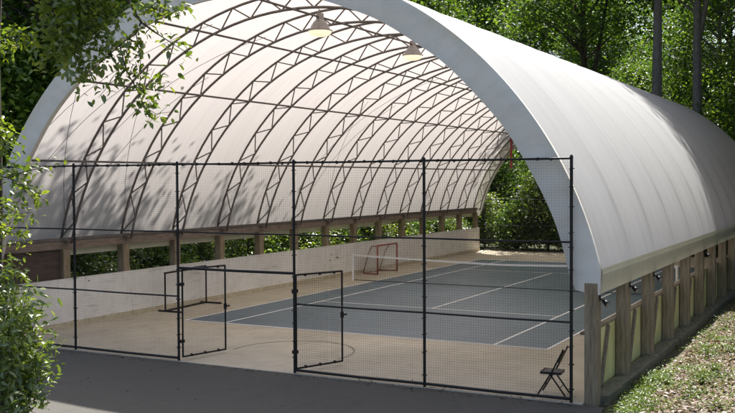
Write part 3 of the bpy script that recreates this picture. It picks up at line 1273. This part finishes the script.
def tree_meshes(seed, H, r0, base, R, nclump, per, lsize, lmat, bmat, spread=0.75, fork=None, flat=0.55, bend=0.4, lean=None):
    r = np.random.default_rng(seed)
    mb_ = MB()
    nseg = 9
    path = [Vector((0, 0, -0.25))]
    dx, dy = r.uniform(-bend, bend, 2)
    if lean:
        dx, dy = lean
    for i in range(1, nseg + 1):
        u = i / nseg
        path.append(Vector((dx * u * u + r.normal(0, 0.05) * u, dy * u * u + r.normal(0, 0.05) * u, H * 0.93 * u)))
    rad = [r0 * 1.35] + [r0 * (1 - 0.86 * (i / nseg)) for i in range(1, nseg + 1)]
    mb_.tube(path, rad, 9)

    def at(z):
        u = min(max(z / (H * 0.93), 0), 1) * nseg
        i = min(int(u), nseg - 1)
        return path[i].lerp(path[i + 1], u - i), rad[i] + (rad[i + 1] - rad[i]) * (u - i)
    C = []
    if fork:
        p0, rr0 = at(fork)
        e = p0 + Vector((R * 0.35, 0.3, H * 0.4))
        mb_.tube([p0, p0.lerp(e, 0.35) + Vector((0.15, 0, -0.1)), e], [rr0 * 0.75, rr0 * 0.6, rr0 * 0.2], 8)
    for i in range(nclump):
        u = (i + r.uniform(0, 1)) / nclump
        z = base + (H - base) * u
        shape = math.sin(math.pi * min(1, 0.18 + 0.80 * u)) ** 0.7
        rad_h = R * shape * math.sqrt(r.uniform(0.06, 1.0))
        a = r.uniform(0, 2 * math.pi)
        c = Vector((math.cos(a) * rad_h, math.sin(a) * rad_h, z))
        st, sr = at(max(base * 0.8, z - rad_h * 0.55 - 0.2))
        c += Vector((st.x, st.y, 0))
        mid = st.lerp(c, 0.5) + Vector((0, 0, 0.12 * rad_h))
        if sr > 0.012:
            mb_.tube([st, mid, c], [min(sr * 0.55, 0.02 + 0.022 * rad_h), 0.02 + 0.008 * rad_h, 0.008], 5, cap=False)
        C.append((c, rad_h))
    P = []
    for c, rad_h in C:
        k = int(per * r.uniform(0.6, 1.4))
        q = r.normal(size=(k, 3)) * np.array((spread, spread, spread * flat))
        q[:, 2] -= 0.12 * (q[:, 0] ** 2 + q[:, 1] ** 2)
        P.append(q + np.array(c))
    P = np.concatenate(P)
    P = P[P[:, 2] > 0.08]
    V, F = leaf_arrays(P, r.uniform(lsize * 0.7, lsize * 1.25, len(P)), r, 0.55, 'simple', 0.5)
    return mb_.mesh('trunk', bmat, True), np_mesh('crown', V, F, lmat)


def plant(name, meshes, loc, rz, sc, label, cat, group, parts=('trunk', 'crown')):
    e = empty(name, loc, rz)
    e.scale = (sc, sc, sc)
    for nme, me in zip(parts, meshes):
        link(nme, me, e)
    return tag(e, label, cat, group)


TALL = [tree_meshes(21, 25, 0.30, 8.5, 4.6, 85, 210, 0.30, M['leaf_dark'], M['bark'], 0.95),
        tree_meshes(22, 27, 0.36, 11.0, 5.2, 85, 210, 0.30, M['leaf_dark'], M['darkbark'], 1.0),
        tree_meshes(23, 23, 0.24, 6.0, 4.2, 95, 200, 0.28, M['leaf_mid'], M['darkbark'], 0.85)]
UNDER = [tree_meshes(31, 10, 0.12, 1.6, 3.2, 75, 190, 0.22, M['leaf_mid'], M['darkbark'], 0.62),
         tree_meshes(32, 8, 0.09, 0.9, 2.8, 70, 190, 0.20, M['leaf_dark'], M['darkbark'], 0.55),
         tree_meshes(33, 12, 0.13, 2.6, 3.4, 80, 190, 0.22, M['leaf_dark'], M['darkbark'], 0.66)]
SHRUB = [tree_meshes(41, 2.4, 0.03, 0.25, 1.15, 34, 150, 0.13, M['leaf_shrub'], M['darkbark'], 0.28, bend=0.1),
         tree_meshes(42, 1.9, 0.03, 0.15, 1.05, 32, 150, 0.12, M['leaf_mid'], M['darkbark'], 0.26, bend=0.1)]

# two pale trunks right behind the far end of the roof, and a dark forked one
BIG1 = tree_meshes(51, 30, 0.40, 15, 5.5, 60, 200, 0.30, M['leaf_dark'], M['bark'], 1.0, bend=0.2)
BIG2 = tree_meshes(52, 28, 0.36, 15, 5.0, 60, 200, 0.30, M['leaf_dark'], M['bark'], 1.0, fork=11.5, bend=0.2)
BIG3 = tree_meshes(53, 24, 0.32, 13, 5.0, 60, 200, 0.30, M['leaf_mid'], M['darkbark'], 1.0, fork=8.5, bend=0.5)
plant('forest_tree', BIG1, (7.06, 33.0, -0.05), 0.3, 1, 'tall tree with thick straight pale grey trunk just behind the roof', 'tree', 'trees behind the arch')
plant('forest_tree', BIG2, (9.2, 33.2, -0.05), 0.2, 1, 'tall tree with pale grey trunk forking high up behind the roof end', 'tree', 'trees behind the arch')
plant('forest_tree', BIG3, (2.2, 36.0, -0.05), 0.0, 1, 'tree with dark trunk forking low above the roof ridge', 'tree', 'trees behind the arch')

R_ = random.Random(5)
lab_back = ['slender forest tree standing deep in the woods behind the arch', 'tall dark forest tree standing deep in the woods behind the arch', 'lighter leaved forest tree standing deep in the woods behind the arch']
lab_under = ['bushy young tree under the forest behind the arch', 'dense dark young tree under the forest behind the arch', 'broad dark young tree under the forest behind the arch']
lab_left = ['slender forest tree in the woods left of the arch', 'tall dark forest tree in the woods left of the arch', 'lighter leaved forest tree in the woods left of the arch']
lab_lunder = ['bushy young tree beside the left side of the arch', 'dense dark young tree beside the left side of the arch', 'broad dark young tree beside the left side of the arch']


def put(kind, i, x, y, lab, group, smin=0.85, smax=1.15):
    protos = TALL if kind == 'tall' else UNDER
    plant('forest_tree' if kind == 'tall' else 'young_tree', protos[i], (x, y, hill(x, y) - 0.06), R_.uniform(0, 6.28), R_.uniform(smin, smax), lab[i], 'tree', group)


# woods behind: tall rows and understory
for row, (y, x0_, x1_, step) in enumerate([(47, -24, 14, 8), (58, -32, 18, 8.5), (70, -38, 20, 8), (84, -46, 22, 8)]):
    x = x0_ + R_.uniform(0, 3)
    while x < x1_:
        yy = y + R_.uniform(-3, 3)
        if not (4 < x < 11 and yy < 37) and not (-12 < x < 5 and yy < 52):
            put('tall', R_.randrange(3), x, yy, lab_back, 'forest trees behind the arch')
        x += step * R_.uniform(0.75, 1.25)
for row, (y, x0_, x1_, step) in enumerate([(35, -12, 14, 4.6), (43, -18, 14, 5.5), (53, -24, 15, 6), (64, -28, 16, 6), (74, -30, 18, 4.5), (86, -34, 20, 5)]):
    x = x0_ + R_.uniform(0, 2)
    while x < x1_:
        if not (y < 40 and -9.5 < x < 4.5):
            put('under', R_.randrange(3), x, y + R_.uniform(-2, 2), lab_under, 'young trees behind the arch')
        x += step * R_.uniform(0.8, 1.2)
# woods on the left
for x, y0_, y1_, step in [(-14, 2, 40, 12), (-21, -6, 44, 13), (-30, -8, 48, 10), (-39, -6, 52, 8)]:
    y = y0_ + R_.uniform(0, 3)
    while y < y1_:
        put('tall', R_.randrange(3), x + R_.uniform(-1.2, 1.2), y, lab_left, 'forest trees left of the arch')
        y += step * R_.uniform(0.8, 1.25)
for x, y0_, y1_, step in [(-8.2, -5, 34, 5.0), (-15, -6, 40, 5.0), (-23, -6, 40, 5)]:
    y = y0_ + R_.uniform(0, 2)
    while y < y1_:
        put('under', R_.randrange(3), x + R_.uniform(-0.6, 0.6), y, lab_lunder, 'young trees left of the arch', 0.8, 1.05)
        y += step * R_.uniform(0.8, 1.2)
for x, y, i in [(-7.8, 2.2, 2), (-8.2, 6.4, 0), (-8.3, 11.0, 2), (-10.5, 25, 1)]:
    put('tall', i, x, y, ['slender forest tree close beside the left wall of the arch', 'tall dark forest tree close beside the left wall of the arch', 'lighter leaved forest tree close beside the left wall of the arch'],
        'forest trees left of the arch', 0.92, 1.0)
# trees on the right side, beyond the picture, that shade the far end of the roof
OVER = tree_meshes(54, 27, 0.42, 14.5, 5.5, 95, 220, 0.30, M['leaf_dark'], M['bark'], 1.0, lean=(-6.5, 0.0))
for x, y, sc_ in [(15.4, 25.0, 1.0), (16.4, 31.0, 1.0), (19.0, 22.5, 0.95)]:
    plant('forest_tree', OVER, (x, y, 0.05), 0.0, sc_, 'tall forest tree on the bank leaning over the far end of the roof', 'tree', 'forest trees right of the arch')
for x, y, i in [(20.5, 13, 0), (22.5, 5, 1), (24, -3, 2), (26, 18, 1), (25, 29, 0), (21, 36, 2), (28, 9, 2), (30, -1, 0), (27, 40, 1), (32, 24, 2)]:
    plant('forest_tree', TALL[i], (x, y, bank_z(x, y) - 0.1), R_.uniform(0, 6.28), R_.uniform(0.9, 1.1),
          ['slender', 'tall dark', 'lighter leaved'][i] + ' forest tree on the bank right of the arch', 'tree', 'forest trees right of the arch')
for x, y, i in [(18.3, 16.5, 0), (17.6, 21, 1), (17.9, 25.5, 2), (17.4, 30, 0), (20.5, 19, 2), (21, 27.5, 1), (22, 9.5, 0), (17.8, 36, 2)]:
    plant('young_tree', UNDER[i], (x, y, bank_z(x, y) - 0.1), R_.uniform(0, 6.28), R_.uniform(0.9, 1.05),
          ['bushy', 'dense dark', 'broad dark'][i] + ' young tree on the bank right of the arch', 'tree', 'young trees right of the arch')
# shrubs seen between the posts of the left side
y = -4.0
i = 0
while y < 33:
    plant('shrub', SHRUB[i % 2], (-4.3 + R_.uniform(-0.5, 0.3), y, -0.06), R_.uniform(0, 6.28), R_.uniform(0.9, 1.3),
          ['glossy green shrub growing outside the left row of posts', 'low dark green shrub growing outside the left row of posts'][i % 2], 'shrub', 'shrubs outside the left wall', ('stem', 'foliage'))
    y += R_.uniform(1.3, 1.9)
    i += 1
for i in range(9):
    plant('shrub', SHRUB[i % 2], (-3 + i * 1.9 + R_.uniform(-0.4, 0.4), 32.2 + R_.uniform(-0.4, 0.9), -0.06), R_.uniform(0, 6.28), R_.uniform(1.3, 2.0),
          ['glossy green shrub growing behind the rear fence', 'low dark green shrub growing behind the rear fence'][i % 2], 'shrub', 'shrubs behind the rear fence', ('stem', 'foliage'))


# foreground tree whose branches reach into the picture from the left
def twig_leaves(paths, per_m, size, sig, seed, kind, up=0.5, droop=0.4):
    r = np.random.default_rng(seed)
    P = []
    for path in paths:
        for a, b in zip(path[:-1], path[1:]):
            L_ = (b - a).length
            k = r.poisson(per_m * L_)
            u = r.uniform(0, 1, k)[:, None]
            P.append(np.array(a) * (1 - u) + np.array(b) * u + r.normal(size=(k, 3)) * sig)
    P = np.concatenate(P)
    return leaf_arrays(P, r.uniform(size * 0.65, size * 1.2, len(P)), r, up, kind, droop)


maple = empty('broadleaf_tree', tuple(pix(-9, 300, 14.6).to_2d()) + (0.0,))
tag(maple, 'broadleaf tree by the asphalt whose leafy branches hang before the arch', 'tree')
mo = Vector(maple.location)
loc = lambda q: q - mo
tr = MB()
trunk_pts = [Vector((0, 0, -0.1)), loc(pix(-8, 330, 14.6)), loc(pix(-5, 215, 14.6)), loc(pix(-8, 60, 14.6)), loc(pix(-2, -80, 14.6)), loc(pix(10, -190, 14.4))]
tr.tube(trunk_pts, [0.17, 0.14, 0.125, 0.115, 0.09, 0.05], 10)
limb = lambda pts, rr: tr.tube([loc(pix(*q)) for q in pts], rr, 6)
br = []            # leafy twig paths (leaf density class, path)


def twig(pts, r0, r1, dens=0):
    P = [loc(pix(*q)) for q in pts]
    n = len(P)
    tr.tube(P, [r0 + (r1 - r0) * i / (n - 1) for i in range(n)], 5)
    br.append((dens, P))


# hanging branch at the top
twig([(0, -60, 14.5), (60, -50, 14.0), (115, -25, 13.6), (131, 5, 13.4), (141, 22, 13.3), (156, 33, 13.3)], 0.04, 0.012, 0)
twig([(141, 22, 13.3), (136, 34, 13.3), (122, 43, 13.2), (104, 60, 13.2), (84, 76, 13.1)], 0.013, 0.005, 1)
twig([(136, 34, 13.3), (140, 55, 13.2), (141, 74, 13.2)], 0.009, 0.004, 1)
twig([(156, 33, 13.3), (170, 42, 13.2), (192, 56, 13.2)], 0.010, 0.004, 1)
twig([(120, 46, 13.2), (126, 70, 13.1), (138, 92, 13.1), (150, 118, 13.0)], 0.010, 0.004, 2)
twig([(138, 84, 13.1), (158, 84, 13.0), (172, 82, 13.0)], 0.006, 0.003, 2)
twig([(140, 104, 13.1), (156, 114, 13.0), (170, 112, 13.0)], 0.006, 0.003, 2)
twig([(126, 70, 13.1), (110, 84, 13.0), (98, 98, 13.0)], 0.006, 0.003, 1)
twig([(131, 5, 13.4), (150, 8, 13.3), (172, 14, 13.3), (182, 6, 13.3)], 0.010, 0.004, 3)
twig([(150, 8, 13.3), (164, -4, 13.3), (178, -8, 13.3)], 0.008, 0.004, 3)
# dense dark mass left of it
for pts in ([(60, -50, 14.0), (75, -10, 13.8), (80, 25, 13.7), (74, 55, 13.6)], [(75, -10, 13.8), (100, 8, 13.7), (118, 18, 13.6)],
            [(80, 25, 13.7), (100, 35, 13.6), (112, 52, 13.5)], [(80, 20, 13.7), (60, 40, 13.8), (48, 62, 13.8)],
            [(70, 50, 13.6), (84, 64, 13.5), (80, 80, 13.4)], [(40, -50, 14.2), (50, -5, 14.0), (56, 25, 13.9)], [(95, -30, 13.7), (98, -5, 13.7), (88, 22, 13.6)]):
    twig(pts, 0.012, 0.004, 4)
# lower sprigs against the fabric
twig([(-6, 175, 14.5), (10, 178, 14.2), (26, 192, 14.0), (44, 200, 13.9)], 0.016, 0.004, 5)
twig([(10, 178, 14.2), (24, 172, 14.0), (40, 168, 13.9), (56, 166, 13.8)], 0.008, 0.003, 6)
twig([(-6, 205, 14.5), (8, 208, 14.2), (20, 214, 14.1), (34, 212, 14.0)], 0.012, 0.003, 5)
twig([(-6, 225, 14.5), (8, 232, 14.2), (24, 236, 14.1)], 0.012, 0.003, 5)
twig([(-6, 130, 14.5), (4, 140, 14.3), (10, 152, 14.2), (6, 165, 14.2)], 0.012, 0.003, 7)
twig([(-6, 120, 14.5), (6, 130, 14.3), (14, 142, 14.2)], 0.010, 0.003, 7)
# sprays of the far left
twig([(-8, 45, 14.5), (8, 38, 14.3), (24, 36, 14.2), (44, 46, 14.1)], 0.012, 0.003, 5)
twig([(-8, 55, 14.5), (8, 46, 14.3), (20, 44, 14.2)], 0.010, 0.003, 5)
tr.build('trunk', M['darkbark'], maple, True)
DENS = {0: (2, 0.05), 1: (62, 0.075), 2: (75, 0.085), 3: (120, 0.09), 4: (270, 0.14), 5: (95, 0.10), 6: (45, 0.06), 7: (130, 0.11)}
Vs, Fs, o = [], [], 0
for i, (dens, P) in enumerate(br):
    per, sig = DENS[dens]
    V, F = twig_leaves([P], per, 0.125, sig, 600 + i, 'oval', 0.45, 0.5)
    Vs.append(V)
    Fs.append(F + o)
    o += len(V)
# the crown overhead, above the picture, that shades the upper twigs
r = np.random.default_rng(77)
cc = loc(pix(80, 20, 13.7)) + Vector((-0.35, 1.05, 2.1))
P = []
for i in range(75):
    q = r.normal(size=3)
    q /= np.linalg.norm(q)
    q *= r.uniform(0.2, 1) ** 0.5
    c = np.array(cc) + q * np.array((0.75, 0.75, 0.6))
    P.append(c + r.normal(size=(75, 3)) * np.array((0.3, 0.3, 0.16)))
P = np.concatenate(P)
V, F = leaf_arrays(P, r.uniform(0.09, 0.14, len(P)), r, 0.55, 'oval', 0.4)
Vs.append(V)
Fs.append(F + o)
link('crown', np_mesh('crown', np.concatenate(Vs), np.concatenate(Fs), M['leaf_near']), maple)

# leafy bush in the lower left corner
bush = empty('leafy_bush', tuple(pix(-2, 390, 13.2).to_2d()) + (0.0,))
tag(bush, 'sunlit leafy green bush at the edge of the asphalt below the hanging branches', 'bush')
bo = Vector(bush.location)
st = MB()
r = np.random.default_rng(88)
paths = []
ends = [(8, 262, 13.6), (20, 268, 13.4), (30, 285, 13.2), (44, 303, 13.0), (26, 310, 12.8), (52, 341, 12.7), (40, 352, 12.8), (46, 372, 12.6), (30, 380, 12.6), (40, 394, 12.5), (14, 300, 12.6),
        (-6, 262, 13.3), (-14, 280, 13.1), (-20, 310, 12.9), (-4, 330, 12.4), (14, 345, 12.4), (22, 330, 12.7), (-12, 350, 12.6), (-16, 385, 12.7), (4, 372, 12.3), (20, 398, 12.3), (6, 405, 12.2), (-25, 340, 13.2), (12, 322, 13.6), (0, 290, 13.8), (20, 360, 13.4), (32, 330, 13.4)]
for q in ends:
    e = pix(*q) - bo
    a = Vector((r.uniform(-0.12, 0.12), r.uniform(-0.12, 0.12), 0))
    mid = Vector((e.x * 0.35, e.y * 0.35, e.z * 0.62))
    st.tube([a, mid, e], [0.018, 0.011, 0.004], 5)
    paths.append([mid.lerp(e, 0.25), mid.lerp(e, 0.6), e])
st.build('stem', M['darkbark'], bush, True)
V, F = twig_leaves(paths, 150, 0.135, 0.105, 90, 'lance', 0.45, 0.35)
link('foliage', np_mesh('foliage', V, F, M['leaf_shrub']), bush)

# leaf litter, creeping ground cover and weeds on the bank
r = np.random.default_rng(99)
n = 26000
X = 13.75 + np.abs(r.normal(0, 2.6, n))
Y = r.uniform(-9, 20, n)
k_ = (X < 22)
X, Y = X[k_], Y[k_]
Z = np.array([bank_z(a, b) for a, b in zip(X, Y)])
ok = Z > -0.02
P = np.stack([X, Y, Z + 0.012 + r.uniform(0, 0.03, len(X))], 1)[ok]
V, F = leaf_arrays(P, r.uniform(0.045, 0.13, len(P)), r, 0.72, 'simple')
tag(link('leaf_litter', np_mesh('leaf_litter', V, F, M['dead_leaf'])), 'dry brown leaves scattered over the bank', 'leaf litter', kind='stuff')
P = []
for i in range(560):
    cx, cy = 14.0 + abs(r.normal(0, 1.4)), r.uniform(-6.8, 12)
    if r.uniform() < 0.35:
        cx, cy = 13.75 + r.uniform(0, 0.5), r.uniform(-6, -2)
    cz = bank_z(cx, cy)
    if cz < -0.03:
        continue
    k = r.integers(8, 46)
    q = r.normal(size=(k, 3)) * np.array((0.14, 0.14, 0.0))
    q[:, 2] = np.abs(r.normal(0.05, 0.03, k))
    P.append(q + np.array((cx, cy, cz)))
P = np.concatenate(P)
V, F = leaf_arrays(P, r.uniform(0.03, 0.075, len(P)), r, 0.6, 'simple')
tag(link('ground_cover', np_mesh('ground_cover', V, F, M['leaf_weed'])), 'small green creeping plants spread over the dry bank', 'ground cover', kind='stuff')


def weed(x, y, h, w, nl, label, seed, col='leaf_weed'):
    rr = np.random.default_rng(seed)
    e = empty('weed_plant', (x, y, bank_z(x, y) - 0.01))
    tag(e, label, 'weed', 'weeds on the bank')
    m = MB()
    P = []
    for i in range(9):
        a = rr.uniform(0, 6.28)
        d = rr.uniform(0.25, 1) * w
        tip = Vector((math.cos(a) * d, math.sin(a) * d, h * rr.uniform(0.55, 1)))
        m.tube([(0, 0, 0), tip * 0.5 + Vector((0, 0, 0.12 * h)), tip], [0.006, 0.004, 0.002], 4)
        k = nl // 9
        u = rr.uniform(0.3, 1.05, k)[:, None]
        P.append(np.array(tip)[None] * u + rr.normal(size=(k, 3)) * 0.045)
    m.build('stem', M['leaf_weed'], e)
    P = np.concatenate(P)
    V, F = leaf_arrays(P, rr.uniform(0.05, 0.10, len(P)), rr, 0.6, 'lance')
    link('foliage', np_mesh('foliage', V, F, M[col]), e)


def bank_at(x, y):
    """where the ray of a photo pixel meets the bank"""
    d = pix(x, y, 1.0) - Vector(CAM_POS)
    z = 0.1
    for _ in range(6):
        t_ = (z - CAM_POS[2]) / d.z
        q = Vector(CAM_POS) + d * t_
        z = bank_z(q.x, q.y)
    return q.x, q.y


W_ = [((702, 384), 0.34, 0.34, 230, 'largest bright green weed in the middle of the sunlit bank'),
      ((716, 374), 0.26, 0.28, 150, 'leafy green weed right beside the largest weed on the bank'),
      ((708, 356), 0.24, 0.26, 130, 'green weed behind the largest weed on the sunlit bank'),
      ((675, 352), 0.26, 0.10, 40, 'single upright seedling at the shadow edge of the bank'),
      ((640, 399), 0.20, 0.26, 130, 'low green weed at the front foot of the bank by the asphalt'),
      ((668, 384), 0.16, 0.20, 80, 'small weed among dry leaves left of the largest weed'),
      ((625, 401), 0.18, 0.2, 100, 'green weed in the shade next to the front corner sill'),
      ((730, 352), 0.2, 0.22, 90, 'green weed among dry leaves farther up the bank'),
      ((690, 398), 0.16, 0.2, 80, 'small weed below the largest weed on the bank'),
      ((650, 410), 0.15, 0.18, 80, 'low weed at the very front edge of the bank')]
for i, (q, h, w, nl, lab) in enumerate(W_):
    x, y = bank_at(*q)
    weed(x, y, h, w, nl, lab, 300 + i)

# fallen leaves and bits blown against the fence and over the asphalt
r = np.random.default_rng(123)
X = np.concatenate([r.uniform(-1, 13.2, 260), r.uniform(8.5, 13.3, 160), r.uniform(2, 15, 170)])
Y = np.concatenate([-5.25 - np.abs(r.normal(0, 0.12, 260)), -5.2 + r.normal(0, 0.22, 160), r.uniform(-11, -5.2, 170)])
Z = np.where(Y > -5.18, 0.014, 0.004) + 0.006
P = np.stack([X, Y, Z], 1)
V, F = leaf_arrays(P, r.uniform(0.025, 0.075, len(P)), r, 0.86, 'simple')
tag(link('fallen_leaves', np_mesh('fallen_leaves', V, F, M['dead_leaf'])), 'dry leaves blown along the foot of the front fence', 'fallen leaves', kind='stuff')
